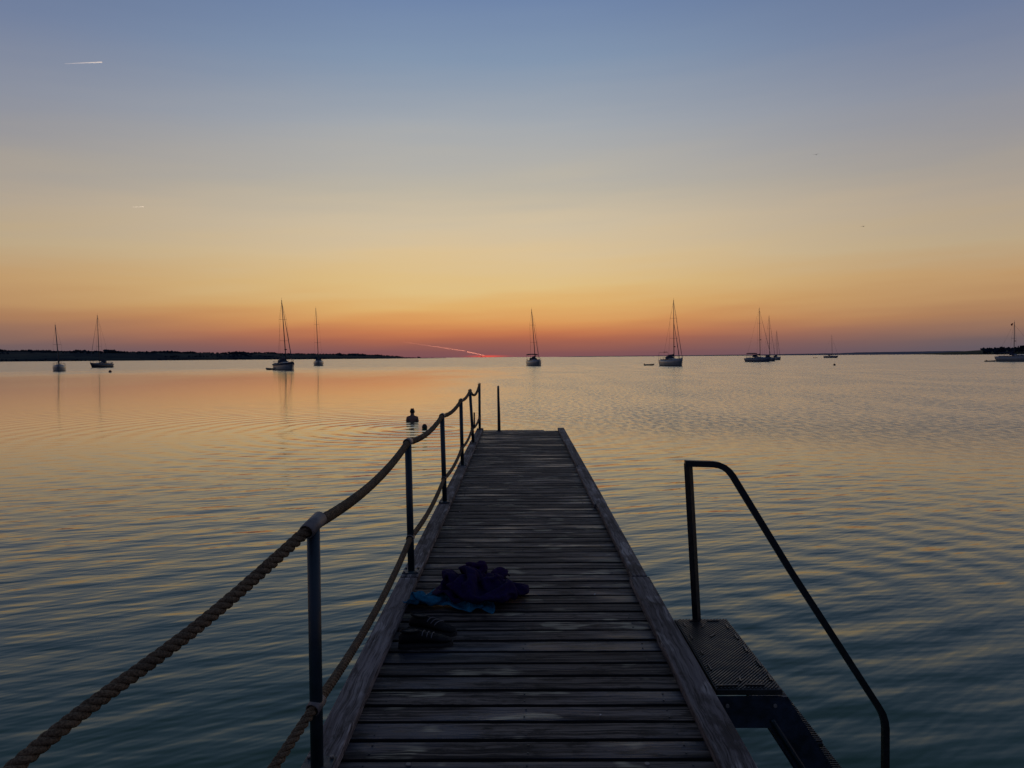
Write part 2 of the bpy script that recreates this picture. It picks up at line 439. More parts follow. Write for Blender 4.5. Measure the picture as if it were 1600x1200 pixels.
M['land'] = land_mat('haze_tinted_fields', (.012, .023, .031), (.034, .045, .042), (.012, .021, .028), .006)  # bluish veil of distance haze mixed into the field colours
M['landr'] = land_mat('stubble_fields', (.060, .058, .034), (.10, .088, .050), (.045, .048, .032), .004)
M['landf'] = land_mat('haze_tinted_coast', (.13, .13, .16), (.16, .16, .19), (.11, .11, .15), .001)  # distance haze painted in as a blue-grey base colour
M['leaf'] = mat('haze_tinted_leaves', (.015, .027, .040), .95, 0, .05, .3, 0, .0)  # leaf colour carries a slight blue tint standing in for haze

# left shore: about 2.2 km away at the frame edge, running out to a low tip 3.2 km away
LY = lambda x: 2200 + max(0, (x + 1480)) * .82
def L(px):                                         # crest table in metres
    return px
left_prof = [(-4200, 30), (-3400, 48), (-2600, 50), (-1700, 38), (-1560, 36), (-1480, 34), (-1420, 33), (-1300, 32), (-1200, 30), (-1100, 28), (-900, 25), (-750, 22), (-620, 18),
             (-540, 13), (-490, 7), (-440, 2.5), (-345, 1.2), (-320, .4)]
lp = [(a, max(.3, h - 4 if h > 10 else h * .6)) for a, h in left_prof]
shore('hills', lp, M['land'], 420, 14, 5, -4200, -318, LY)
wl = MB(); random.seed(3)
x = -4100
while x < -330:
    ch = interp(lp, x)
    for k in range(9):
        band = random.choice((.0, .0, .22, .42, .60, .80, .80, .80))
        dens = noise.noise(Vector((x * .0045, band * 7, 9)))
        if band < .79 and dens < (-.02 if band else -.35): continue
        v = max(0.0, band + random.uniform(-.03, .03) * (1 + 2 * max(0, dens)))
        s = math.sin(min(v * 1.25, 1) * math.pi / 2) ** .8
        r_ = random.uniform(1.6, 3.3) * (1 + 1.5 * max(0, noise.noise(Vector((x * .014, 3 + band, 1))))) * (1.0 if x < -540 else max(.35, ch / 9))
        blob(wl, (x + random.uniform(-6, 6), LY(x) + 420 * v, ch * s + r_ * .35), r_)
    x += 5.5 if x > -2000 else 9
for (a, b_, hh) in ((-1405, -1378, 7), (-960, -930, 3), (-445, -436, 4)):
    for k in range(16):
        xx = random.uniform(a, b_); blob(wl, (xx, LY(xx) + 330, interp(lp, xx) + random.uniform(1, hh)), random.uniform(3, 4.5) if hh > 5 else 2.4)
for q in range(46):
    xc = random.uniform(-2500, -560); sz = random.uniform(.5, 1.0); wd = random.uniform(8, 34) * sz
    for k in range(int(6 + wd)):
        xx = xc + random.gauss(0, wd * .5); rr_ = random.uniform(2.2, 4.6) * sz
        blob(wl, (xx, LY(xx) + 330 + random.uniform(-8, 8), interp(lp, xx) + random.uniform(0, 6.5) * sz * math.exp(-((xx - xc) / wd) ** 2)), rr_)
wl.build('woodland', M['leaf'], label='dark woodland and hedges along the low left shore', category='woodland', kind='stuff')

# right shore, 2.4 km away
RY = lambda x: 2450 + (1700 - x) * .15 + max(0, x - 1900) * .1
rp = [(1362, 1.5), (1470, 5), (1533, 8.5), (1579, 11), (1625, 15), (1660, 17), (2400, 18), (3600, 20), (4200, 12)]
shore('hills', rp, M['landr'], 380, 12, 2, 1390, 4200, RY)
wr = MB(); random.seed(5)
for i in range(2200):
    xx = random.uniform(1513, 2300); v = random.random() ** .7
    lim = 1513 + 320 * v * .45
    if xx < lim: continue
    if i % 2 and xx > 1900: xx += (xx - 1900) * 3.5
    r_ = random.uniform(2.4, 4.2)
    blob(wr, (xx, RY(xx) + 20 + 300 * v, interp(rp, xx) * (.30 + .75 * v) + 5 * noise.noise(Vector((xx * .02, 5, 5))) + random.uniform(.2, 1.5) * r_), r_)
for i in range(170):                                                # dark hedge on the beach line
    xx = random.uniform(1400, 1560); blob(wr, (xx, RY(xx) + 12, 1.4), random.uniform(.9, 1.5))
wr.build('woodland', M['leaf'], label='dark scrub and low trees on the right shore behind the white motor yacht', category='woodland', kind='stuff')
def far_tree(x, y, z, w_, h_, label):
    t_ = thing('broadleaf_tree', label, 'tree', (x, y, z), 0, 'trees standing above the right shore')
    MB().tube([(0, 0, -3), (0, 0, h_ * .4), (.4, 0, h_ * .7)], [.7, .5, .2], 6).build('trunk', M['pile'], t_)
    b = MB()
    for k in range(int(20 + w_ * 1.6)):
        a = random.random() * 6.28; rr = random.random() ** .6; zz = random.uniform(.35, 1)
        wd = w_ * .5 * (1 - .5 * max(0, zz - .6)) * rr
        blob(b, (math.cos(a) * wd, math.sin(a) * wd, h_ * zz - 2), random.uniform(2.2, 3.6))
    b.build('crown', M['leaf'], t_)
far_tree(1533, RY(1533) + 60, 4, 14, 11, 'small rounded tree at the left end of the dark wood, right shore')
far_tree(1579, RY(1579) + 60, 5, 21, 20, 'tall lumpy tree standing above the hedge between the field and the yacht mast')
far_tree(1650, RY(1650) + 60, 6, 50, 23, 'broad tree crown above the white motor yacht at the right edge')

# long low coast on the horizon
fp = [(500, 1), (700, 6), (1500, 8), (2300, 10), (3000, 13), (3900, 22), (4100, 30), (5200, 38), (5600, 20), (7000, 12)]
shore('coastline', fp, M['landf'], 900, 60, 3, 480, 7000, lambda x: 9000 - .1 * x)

# ------------------------------------------------------------------ pier
SL = .0119                                        # the deck climbs slightly outwards
DZ = lambda y: CAM_H - 1.578 + SL * y             # plank top
BZ = lambda y: CAM_H - 1.533 + SL * y             # side-rail top
tilt = Matrix.Rotation(math.atan(SL), 3, 'X')
pier = thing('bathing_pier', 'long narrow wooden bathing pier running out over calm water', 'pier', (0, 0, 0))
random.seed(11)
def plank_mesh(L_, name='plank', w_=.123):
    b = MB(); b.box((0, 0, -.017), (L_, w_, .034), bev=.0018); o = b.build(name, M['plank'], pier)
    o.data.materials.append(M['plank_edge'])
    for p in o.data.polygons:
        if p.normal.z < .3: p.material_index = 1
    return o
PW, PX = 1.60, .021
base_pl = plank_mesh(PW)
first = True
y = .12
ys = []
while y < 14.72: ys.append(y); y += .15
for i, y in enumerate(ys):
    if i == 0: o = base_pl
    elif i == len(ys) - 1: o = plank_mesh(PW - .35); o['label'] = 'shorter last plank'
    else:
        o = base_pl.copy(); col.objects.link(o); o.parent = pier
    xo = -.175 if i == len(ys) - 1 else 0
    o.location = (PX + xo + random.uniform(-.003, .003), y, DZ(y) + random.uniform(-.0025, .0015))
    o.rotation_euler = (math.atan(SL) + R(random.uniform(-.5, .5)), R(random.uniform(-.08, .08)), R(random.uniform(-.1, .1)))
# side rails, one board per 2.4 m section
def railboard(y0, y1, x0, x1, dz=0):
    Ln = y1 - y0 - .012
    b = MB(); b.box((0, 0, -.0215), (x1 - x0, Ln, .043), bev=.004); o = b.build('side_board', M['rail'], pier)
    ym = (y0 + y1) / 2; o.location = ((x0 + x1) / 2, ym, BZ(ym) + dz); o.rotation_euler.x = math.atan(SL)
for k, (y0, y1) in enumerate(((-.1, 2.7), (2.7, 5.1), (5.1, 7.5), (7.5, 9.9), (9.9, 12.3), (12.3, 14.7))):
    j = (.006, 0, .012, -.002, .004, .0)[k]; q = (-.004, .0, .003, .003, 0, .002)[k]
    s = (0, .010, -.006, .008, 0, 0)[k]
    railboard(y0, y1, -.811 + q, -.690 + q, (0, 0, .004, -.002, .002, 0)[k])
    railboard(y0, y1, .733 + j - s * .4, .853 + s * .5 + (.004 if k == 1 else 0), (0, 0, .004, -.002, .003, 0)[k])
for xx in (-.60, 0.02, .64):
    b = MB(); b.box((0, 0, 0), (.07, 14.6, .16)); o = b.build('joist', M['beam'], pier)
    o.location = (xx, 7.35, DZ(7.35) - .034 - .085); o.rotation_euler.x = math.atan(SL)
for xx in (-.80, .842):
    b = MB(); b.box((0, 0, 0), (.018, 14.6, .11)); o = b.build('fascia_board', M['beam'], pier)
    o.location = (xx + (.01 if xx < 0 else -.012), 7.35, BZ(7.35) - .085 - .055); o.rotation_euler.x = math.atan(SL)
for y in (.3, 2.7, 5.1, 7.5, 9.9, 12.3, 14.4):
    MB().box((.02, y, DZ(y) - .034 - .168 - .07), (1.5, .10, .13)).build('cross_beam', M['beam'], pier)
    for xx in (-.5, .55):
        MB().tube([(xx, y, -2.4), (xx, y, DZ(y) - .34)], .08, 10).build('pile', M['pile'], pier)
# bolt heads and a shell or two
for (xx, y) in ((-.43, 2.86), (.475, 2.86), (-.58, 7.35), (.66, 7.35)):
    MB().tube([(xx, y, DZ(y) - .002), (xx, y, DZ(y) + .004)], .010, 8).build('bolt_head', M['zinc'], pier)
def pebble(x, y, r, lab):
    b = MB(); blob(b, (0, 0, 0), r, .45); o = b.build('pebble', mat('shell', (.6, .57, .5), .6), label=lab, category='shell')
    o.location = (x, y, DZ(y) + r * .3)
pebble(.475, 4.86, .008, 'tiny pale shell lying on the planks right of the clothes')
pebble(.34, 3.25, .005, 'tiniest pale shell fragment on the near planks by the right board')

b = MB()
for i, y in enumerate(ys[1:-1]):
    if y > 9: break
    for xx in (-.60, .02, .64):
        for dy in (-.032, .032):
            px, py = xx + random.uniform(-.008, .008), y + dy + random.uniform(-.004, .004)
            b.tube([(px, py, DZ(py) - .004), (px, py, DZ(py) + .0012)], .0042, 6)
b.build('screw_heads', M['steel_dark'], pier, kind='stuff')
# railing posts
def make_post(h, lean, sleeve_dir, label, x, y):
    t_ = thing('railing_post', label, 'post', (x, y, BZ(y)), 0, 'rope railing posts on the left side of the pier')
    lx, ly = lean
    MB().tube([(0, 0, .008), (lx, ly, h - .012)], .0235, 16).build('pole', M['galv'], t_)
    MB().box((0, 0, .005), (.112, .13, .010), bev=.002).build('base_plate', M['galv'], t_)
    for sx in (-1, 1):
        for sy in (-1, 1):
            MB().tube([(sx * .042, sy * .05, .010), (sx * .042, sy * .05, .019)], .0085, 6).build('bolt', M['zinc'], t_)
    def sleeve(nm, c, d, r_, ln):
        d = Vector(d).normalized(); c = Vector(c); n = 18; u = d.orthogonal().normalized(); v = d.cross(u); rings = []
        for (rr, s_) in ((r_ - .004, -1), (r_, -1), (r_, 1), (r_ - .004, 1), (r_ - .004, -1)):
            rings.append([c + d * ln * .5 * s_ + (u * math.cos(2 * math.pi * j / n) + v * math.sin(2 * math.pi * j / n)) * rr for j in range(n)])
        MB().loft(rings, cap=False).build(nm, M['zinc'], t_)
    sleeve('rope_sleeve', (lx, ly, h), sleeve_dir, .0275, .105)
    sleeve('rope_ring', (lx * .3, ly * .3, .235), (sleeve_dir[0], sleeve_dir[1], sleeve_dir[2]), .0265, .06)
    return t_
PXL = -.750
posts = [(2.76, .897, (0, 0), (.25, 1, .30)), (5.23, .895, (-.012, 0), (.03, 1, 0)), (7.62, .862, (-.018, 0), (0, 1, 0)),
         (10.02, .852, (-.012, 0), (0, 1, 0)), (12.42, .848, (-.045, 0), (0, 1, 0)), (14.50, .85, (.0, 0), (0, 1, .05))]
labs = ['nearest railing post of blue-grey steel with worn rope sleeve on top',
        'second railing post from the front, beside the heap of clothes',
        'third railing post from the front, at the second joint of the side board',
        'fourth railing post from the front, upright, between the leaning and the third post',
        'leaning railing post with a short dark bar fixed to it, next to last',
        'last railing post at the far end corner of the pier']
tops = []; rings_ = []
for i, (y, h, ln, sd) in enumerate(posts):
    p = make_post(h, ln, sd, labs[i], PXL, y)
    tops.append(Vector((PXL + ln[0], y, BZ(y) + h))); rings_.append(Vector((PXL + ln[0] * .3, y, BZ(y) + .235)))
    if i == 4:
        MB().box((.022, -.02, .37), (.024, .02, .25), bev=.003).build('flat_bar', M['steel_dark'], p)
# anchor pile, out of frame on the near left, where both ropes end
pl = thing('mooring_pile', 'round timber pile beside the pier that the rope railing is tied to', 'pile', (-1.5, 1.05, 0))
MB().tube([(0, 0, -2.4), (0, 0, 1.32)], .11, 16).build('post', M['pile'], pl)
MB().tube([(0, 0, 1.325), (0, 0, 1.35)], [.12, .10], 16).build('cap', M['beam'], pl)

def catenary(a, b, sag, n):
    return [a.lerp(b, i / n) - Vector((0, 0, 4 * sag * (i / n) * (1 - i / n))) for i in range(n)]
def make_rope(name, pts, label, R0=.0222, lay=.088):
    P_ = [Vector(p) for p in pts]; acc = [0.0]
    for a, b in zip(P_, P_[1:]): acc.append(acc[-1] + (b - a).length)
    def at(s):
        lo, hi = 0, len(acc) - 1
        while hi - lo > 1:
            m_ = (lo + hi) // 2
            if acc[m_] <= s: lo = m_
            else: hi = m_
        f = (s - acc[lo]) / max(1e-9, acc[hi] - acc[lo]); return P_[lo].lerp(P_[hi], f)
    tot = acc[-1]; b = MB(); rs = R0 * .47; off = R0 * .55
    for k in range(3):
        path = []; s = 0.0; 
        while s < tot:
            c = at(s); tan = (at(min(s + .02, tot)) - at(max(s - .02, 0))).normalized()
            u = tan.cross(Vector((0, 0, 1))).normalized(); v = u.cross(tan)
            a = -2 * math.pi * s / lay + 2 * math.pi * k / 3
            path.append(c + (u * math.cos(a) + v * math.sin(a)) * off)
            s += .006 if c.y < 6 else .014
        b.tube(path, rs, 8 if True else 6)
    # bits of fibre: short thin hairs standing off the strands
    rnd = random.Random(5)
    for i in range(int(tot * 60)):
        s = rnd.uniform(0, min(tot, 6.0)); c = at(s); dd = Vector((rnd.gauss(0, 1), rnd.gauss(0, 1), rnd.gauss(0, 1))).normalized()
        q = c + dd * R0 * .9; e = q + (dd + Vector((rnd.gauss(0, 1), rnd.gauss(0, 1), rnd.gauss(0, 1))) * .6).normalized() * rnd.uniform(.003, .008)
        b.tube([q, e], .0003, 3, cap=False)
    return b.build(name, M['rope'], label=label, category='rope')
up = [Vector((-1.44, 1.12, 1.22)), Vector((-1.475, 1.40, 1.26))]
q1 = Vector((-1.217, 1.96, 1.555 + .022)); 
up = [Vector((-1.50, 1.17, 1.16)), Vector((-1.56, 1.35, 1.235)), Vector((-1.40, 1.66, 1.405)), q1, Vector((-.985, 2.36, 1.735))]
lo = [Vector((-1.42, 1.15, .80)), Vector((-1.18, 1.6, .86)), Vector((-.93, 2.26, 1.065))]
def smooth_path(ctrl, n=10):
    out = []
    for i in range(len(ctrl) - 1):
        p0 = ctrl[max(i - 1, 0)]; p1 = ctrl[i]; p2 = ctrl[i + 1]; p3 = ctrl[min(i + 2, len(ctrl) - 1)]
        for k in range(n):
            t_ = k / n
            out.append(.5 * ((2 * p1) + (p2 - p0) * t_ + (2 * p0 - 5 * p1 + 4 * p2 - p3) * t_ ** 2 + (3 * p1 - p0 - 3 * p2 + p3) * t_ ** 3))
    return out
sagU = (.055, .05, .045, .04, .13); sagL = (.06, .05, .05, .05, .05)
path = smooth_path(up + [tops[0]])
for i in range(5): path += catenary(tops[i], tops[i + 1], sagU[i], 26)
path.append(tops[5]); make_rope('rope', path, 'thick brown twisted upper handrail rope threaded through the post tops')
path = smooth_path(lo + [rings_[0]])
for i in range(5): path += catenary(rings_[i], rings_[i + 1], sagL[i], 26)
path.append(rings_[5]); make_rope('rope', path, 'brown twisted lower rope threaded through the rings at knee height', .019)

# ladder pole at the far end of the deck
t_ = thing('ladder_pole', 'lone dark tapering ladder handrail standing at the far end of the deck', 'handrail', (-.383, 14.60, DZ(14.6)))
MB().tube([(0, 0, -.3), (-.003, 0, .02), (-.006, .02, .3), (-.014, .06, .62), (-.018, .11, .76), (-.02, .20, .83), (-.022, .32, .835), (-.024, .5, .72), (-.026, .62, .40), (-.026, .64, -.4), (-.026, .64, -1.4)],
          [.031, .031, .028, .023, .021, .02, .02, .02, .02, .02, .02], 12).build('handrail', M['steel_dark'], t_)
MB().box((0, 0, .004), (.10, .10, .008), bev=.002).build('foot_plate', M['steel_dark'], t_)

# ------------------------------------------------------------------ bathing ladder on the right
ZP = CAM_H - 1.58
lad = thing('bathing_ladder', 'steel bathing steps with ribbed landing and dark handrail on the right of the pier', 'ladder', (0, 0, 0))
X0, X1, Y0, Y1 = .925, 1.240, 3.60, 4.58
MB().box(((X0 + X1) / 2, (Y0 + Y1) / 2, ZP - .018), (X1 - X0, Y1 - Y0, .028), bev=.003).build('landing', M['grate'], lad)
b = MB(); rb = Matrix.Rotation(-math.atan2(.62, .78), 3, 'Z'); dirv = Vector((.62, .78, 0)); nv = Vector((.78, -.62, 0))
k = -60
while k < 90:
    c = Vector((X0, Y0, 0)) + nv * (k * .0145)
    ts = []
    lo_t, hi_t = -9, 9
    for (p0, dd, a0, a1) in ((c.x, dirv.x, X0 + .008, X1 - .008), (c.y, dirv.y, Y0 + .008, Y1 - .008)):
        ta, tb = (a0 - p0) / dd, (a1 - p0) / dd; lo_t = max(lo_t, min(ta, tb)); hi_t = min(hi_t, max(ta, tb))
    if hi_t - lo_t > .02:
        m_ = c + dirv * (lo_t + hi_t) / 2
        b.box((m_.x, m_.y, ZP - .002), (.0055, hi_t - lo_t, .006), rb)
    k += 1
b.build('anti_slip_rib', M['grate'], lad, kind='stuff')
random.seed(4)
for (fx, fy, a, ln) in ((.2, .03, 88, .10), (.62, .035, 92, .09), (.45, .10, 10, .05), (.93, .12, 5, .07), (.93, .30, 0, .08), (.90, .5, 4, .08), (.9, .68, 0, .07), (.88, .85, 2, .06),
                        (.10, .25, 0, .07), (.12, .45, 3, .05), (.1, .68, 0, .07), (.12, .88, 4, .05), (.35, .95, 90, .06), (.7, .95, 88, .07), (.5, .7, 40, .05), (.45, .86, 30, .05)):
    MB().box((X0 + fx * (X1 - X0), Y0 + fy * (Y1 - Y0), ZP + .002), (.008, ln, .010), Matrix.Rotation(R(-a), 3, 'Z')).build('raised_stud', M['grate'], lad)
# bracket and near side plate
MB().box((.885, (Y0 + Y1) / 2, ZP - .06), (.045, Y1 - Y0 + .04, .09)).build('wall_bracket', M['steel_dark'], lad)
def plate(y, x0, x1, z0, z1, slant):
    b = MB(); hw = .006
    pts = [(x0, z1), (x1 + .02, z1), (x1 + .02 + slant, z1 - .05), (x1 - .06, z0), (x0, z0)]
    vs = [(p[0], y - hw, p[1]) for p in pts] + [(p[0], y + hw, p[1]) for p in pts]; n = len(pts)
    fs = [tuple(range(n))[::-1], tuple(range(n, 2 * n))] + [(i, (i + 1) % n, n + (i + 1) % n, n + i) for i in range(n)]
    b.add(vs, fs); return b
for yy in (Y0 - .004, Y1 + .004):
    plate(yy, X0 - .01, X1, ZP - .185, ZP - .035, .03).build('side_plate', M['blue_steel'], lad)
for xx in (X0 + .05, X1 - .04):
    MB().tube([(xx, Y0 - .020, ZP - .075), (xx, Y0 - .010, ZP - .075)], .009, 8).build('bolt', M['zinc'], lad)
# stringers: C-channels going down outwards at 57 degrees
sl_ = Vector((math.cos(R(57.5)), 0, -math.sin(R(57.5)))); pn = Vector((math.sin(R(57.5)), 0, math.cos(R(57.5))))
for yy in (Y0, Y1):
    sgn = -1 if yy == Y0 else 1
    s0 = Vector((X1 - .045, yy, ZP - .075)); Ln = 2.2; rotm = Matrix((sl_, Vector((0, 1, 0)), pn)).transposed()
    b = MB(); c = s0 + sl_ * Ln / 2
    b.box(c, (Ln, .008, .15), rotm); 
    b.box(c + pn * .071 + Vector((0, .018 * -sgn, 0)), (Ln, .036, .008), rotm); b.box(c - pn * .071 + Vector((0, .018 * -sgn, 0)), (Ln, .036, .008), rotm)
    o = b.build('stringer', M['blue_steel'], lad)
    MB().box(s0 + sl_ * 1.05 - pn * .045 + Vector((0, sgn * .016, 0)), (2.0, .022, .022), rotm, bev=.006).build('tube_brace', M['galv'], lad)
for k in range(1, 7):
    tx = X1 + .2 * (k - 1) + .10; tz = ZP - .27 * k
    tr = MB().box((tx, (Y0 + Y1) / 2, tz - .012), (.20, Y1 - Y0 - .03, .024), bev=.003).build('tread', M['grate'], lad)
    b = MB(); yy = Y0 + .03
    while yy < Y1 - .03:
        b.box((tx + .006, yy, tz + .003), (.19, .006, .007)); yy += .018
    b.build('anti_slip_rib', M['grate'], tr, kind='stuff')
# handrail of square tube with a rounded shoulder
YR = Y1 - .01
pts = [(1.060, YR, ZP - .16), (1.057, YR, ZP), (1.030, YR, ZP + .50), (1.005, YR, ZP + .940)]
arc = [(1.005, YR, ZP + .940), (1.150, YR, ZP + .934), (1.185, YR, ZP + .928), (1.218, YR, ZP + .914), (1.246, YR, ZP + .892), (1.270, YR, ZP + .862),
       (1.300, YR, ZP + .812), (1.62, YR, ZP + .285), (2.150, YR, ZP - .54), (2.172, YR, ZP - .58), (2.186, YR, ZP - .625), (2.192, YR, ZP - .67), (2.194, YR, ZP - 1.0), (2.194, YR, ZP - 1.9)]
b = MB(); b.tube(pts, .0258, 4, square=True, smooth=False); b.tube([(.986, YR, ZP + .940)] + arc[1:], .0258, 4, square=True, smooth=False)
b.build('handrail', M['steel_dark'], lad)

# ------------------------------------------------------------------ clothes and shoes on the deck
def crumple():
    """drops a towel and then a fleece tube on the boards and returns the settled shapes as point lists"""
    def mk(name, vs, fs):
        me = bpy.data.meshes.new(name); me.from_pydata(vs, [], fs); o = bpy.data.objects.new(name, me); col.objects.link(o); return o
    fl = mk('floor_sim', [(-3, -3, 0), (3, -3, 0), (3, 3, 0), (-3, 3, 0)], [(0, 1, 2, 3)])
    fl.modifiers.new('c', 'COLLISION'); fl.collision.thickness_outer = .004; fl.collision.cloth_friction = 18
    def grid(nx, ny, f):
        vs = [f(i / nx, j / ny) for j in range(ny + 1) for i in range(nx + 1)]
        fs = [(j * (nx + 1) + i, j * (nx + 1) + i + 1, (j + 1) * (nx + 1) + i + 1, (j + 1) * (nx + 1) + i) for j in range(ny) for i in range(nx)]
        return vs, fs
    def tube(n, m, f):
        vs = [f(i / n, j / m) for j in range(m + 1) for i in range(n)]
        fs = [(j * n + i, j * n + (i + 1) % n, (j + 1) * n + (i + 1) % n, (j + 1) * n + i) for j in range(m) for i in range(n)]
        return vs, fs
    # towel: a slanting sheet that folds over itself
    def ft(u, v):
        x = -.34 + .50 * u
        y = -.26 + .32 * v + .13 * (1 - v) * math.exp(-((u - .50) / .14) ** 2) + .10 * (1 - u) * (1 - v)
        z = .05 + .30 * v + .035 * math.sin(u * 11 + v * 4)
        y += .05 * math.sin(u * 15 + 1) * (1 - .3 * v); x += .02 * math.sin(v * 9)
        return (x, y, z)
    def fj(u, v):
        a = 2 * math.pi * u; r = 1 + .10 * math.sin(3 * a + 5 * v) + .30 * noise.noise(Vector((math.cos(a) * 2, math.sin(a) * 2, v * 3)))
        return (.00 + .215 * r * math.cos(a) + .11 * v, .035 + .185 * r * math.sin(a) + .03 * math.sin(v * 9), .26 + .82 * v)
    def fs_(u, v):
        a = 2 * math.pi * u; r = .058 * (1 + .12 * math.sin(2 * a + v * 7))
        return (-.14 + .36 * v + .01 * math.cos(a) + .05 * math.sin(v * 6), .15 + r * math.cos(a) + .06 * math.sin(v * 7), .42 + r * math.sin(a) + .06 * math.sin(v * 8))
    PLAN = [('towel', grid(40, 26, ft), .2, .3, 34), ('jacket', tube(56, 36, fj), .3, .35, 46), ('sleeve', tube(16, 34, fs_), .25, .12, 34)]
    out = {}
    dg = bpy.context.evaluated_depsgraph_get()
    scn.frame_start = 1; scn.frame_end = 60
    objs = {}
    for nm, (vs, fs), m, b, nf in PLAN:
        o = mk(nm, vs, fs)
        c = o.modifiers.new('cloth', 'CLOTH'); st = c.settings
        st.quality = 7; st.mass = m; st.tension_stiffness = 15; st.compression_stiffness = 15; st.shear_stiffness = 5; st.bending_stiffness = b; st.air_damping = 1.0
        st.tension_damping = 5; st.compression_damping = 5; st.shear_damping = 5; st.bending_damping = .5
        cs = c.collision_settings; cs.use_collision = True; cs.distance_min = .006; cs.collision_quality = 3
        cs.use_self_collision = True; cs.self_distance_min = .006; cs.self_friction = 5
        c.point_cache.frame_start = 1; c.point_cache.frame_end = 60
        for f in range(1, nf): scn.frame_set(f)
        dg = bpy.context.evaluated_depsgraph_get(); e = o.evaluated_get(dg); me = e.to_mesh()
        vs2 = [v.co.copy() for v in me.vertices]; fs2 = [tuple(p.vertices) for p in me.polygons]; e.to_mesh_clear()
        out[nm] = (vs2, fs2); bpy.data.objects.remove(o); scn.frame_set(1)
        o2 = mk(nm + '_set', [tuple(v) for v in vs2], fs2); o2.modifiers.new('c', 'COLLISION'); o2.collision.thickness_outer = .005; o2.collision.thickness_inner = .01; o2.collision.cloth_friction = 15
        objs[nm] = o2
    for o in list(objs.values()) + [fl]: bpy.data.objects.remove(o)
    return out

def cloth_obj(name, data, mt, parent=None, **props):
    vs, fs = data; me = bpy.data.meshes.new(name); me.from_pydata([(p.x, p.y, p.z * 1.05) for p in vs], [], fs)
    for p in me.polygons: p.use_smooth = True
    me.materials.append(mt); o = bpy.data.objects.new(name, me); col.objects.link(o)
    m1 = o.modifiers.new('thickness', 'SOLIDIFY'); m1.thickness = .0045; m1.offset = 0
    m2 = o.modifiers.new('smooth', 'SUBSURF'); m2.levels = 1; m2.render_levels = 1
    if parent: o.parent = parent
    for k, v in props.items(): o[k] = v
    return o
CL = crumple()
CX, CY = -.355, 4.72
tw = cloth_obj('towel', CL['towel'], M['teal'], label='teal blue towel crumpled under the purple fleece', category='towel')
tw.location = (CX - .075, CY - .02, DZ(CY)); tw.scale = (1.02, 1.04, 1.0); tw.rotation_euler.x = math.atan(SL)
fl = thing('fleece_jacket', 'dark purple fleece jacket dropped in a heap on the planks', 'jacket', (CX, CY, DZ(CY)))
fl.rotation_euler.x = math.atan(SL); fl.scale = (1.06, 1.08, 1.0)
cloth_obj('body', CL['jacket'], M['purple'], fl)
cloth_obj('sleeve', CL['sleeve'], M['purple_hi'], fl)

def shoe(loc, rz, label):
    t_ = thing('shoe', label, 'shoe', loc, rz, 'pair of black shoes on the pier')
    Ls = .285
    def sec(u):                                    # u 0 heel .. 1 toe: centre offset, half width, height, floor
        wdt = interp([(0, .020), (.08, .032), (.3, .034), (.55, .042), (.75, .050), (.9, .040), (.97, .024), (1, .008)], u)
        hh = interp([(0, .060), (.08, .082), (.28, .088), (.42, .078), (.6, .062), (.8, .048), (.93, .038), (1, .020)], u)
        return wdt, hh
    rings = []
    for i in range(19):
        u = i / 18; wd, hh = sec(u); ring = []
        for j in range(16):
            a = 2 * math.pi * j / 16; c, s_ = math.cos(a), math.sin(a)
            zz = .016 + (hh - .016) * (.5 + .5 * s_) ** (.8)
            yy = c * wd * (1 - .25 * max(0, s_)) 
            ring.append((u * Ls - Ls / 2, yy + .006 * math.sin(u * 3), zz + .002 * noise.noise(Vector((u * 20, a * 2, 1)))))
        rings.append(ring)
    up_ = MB().loft(rings).build('upper', M['black'], t_)
    rings = []
    for i in range(19):
        u = i / 18; wd, hh = sec(u); wd += .004
        rings.append([(u * Ls * 1.02 - Ls * .51, s_ * wd + .006 * math.sin(u * 3), z) for s_, z in ((-1, 0), (1, 0), (1.02, .011), (.98, .02), (-.98, .02), (-1.02, .011))])
    MB().loft(rings, smooth=False).build('sole', M['sole'], t_)
    # collar opening
    MB().tube([(-.085 + .05 * math.cos(a), .022 * math.sin(a), .083 - .004 * math.cos(a)) for a in [2 * math.pi * k / 16 for k in range(17)]], .006, 6, cap=False).build('collar', M['black'], up_)
    MB().loft([[(-.085 + .046 * math.cos(a), .019 * math.sin(a), z) for a in [2 * math.pi * k / 14 for k in range(14)]] for z in (.086, .0865)]).build('lining', M['sole'], up_)
    for k in range(3):                             # pale straps over the instep
        u = .46 + .085 * k; wd, hh = sec(u)
        pts_ = []
        for q in range(9):
            a = math.pi * (.12 + .76 * q / 8)
            pts_.append((u * Ls - Ls / 2 + .010 * math.cos(a), math.cos(a) * wd * (1 - .25 * math.sin(a)) * 1.03 + .006 * math.sin(u * 3), .016 + (hh - .016) * (.5 + .5 * math.sin(a)) ** .8 + .003))
        MB().tube(pts_, .0028, 5).build('strap', M['strap'], t_)
    return t_
s1 = shoe((-.505, 4.03, DZ(4.03)), R(8), 'black shoe with pale straps, nearer the camera of the pair')
s2 = copy_thing(s1, (-.49, 4.225, DZ(4.225)), 'black shoe with pale straps, farther of the pair, touching the teal towel', R(-22))
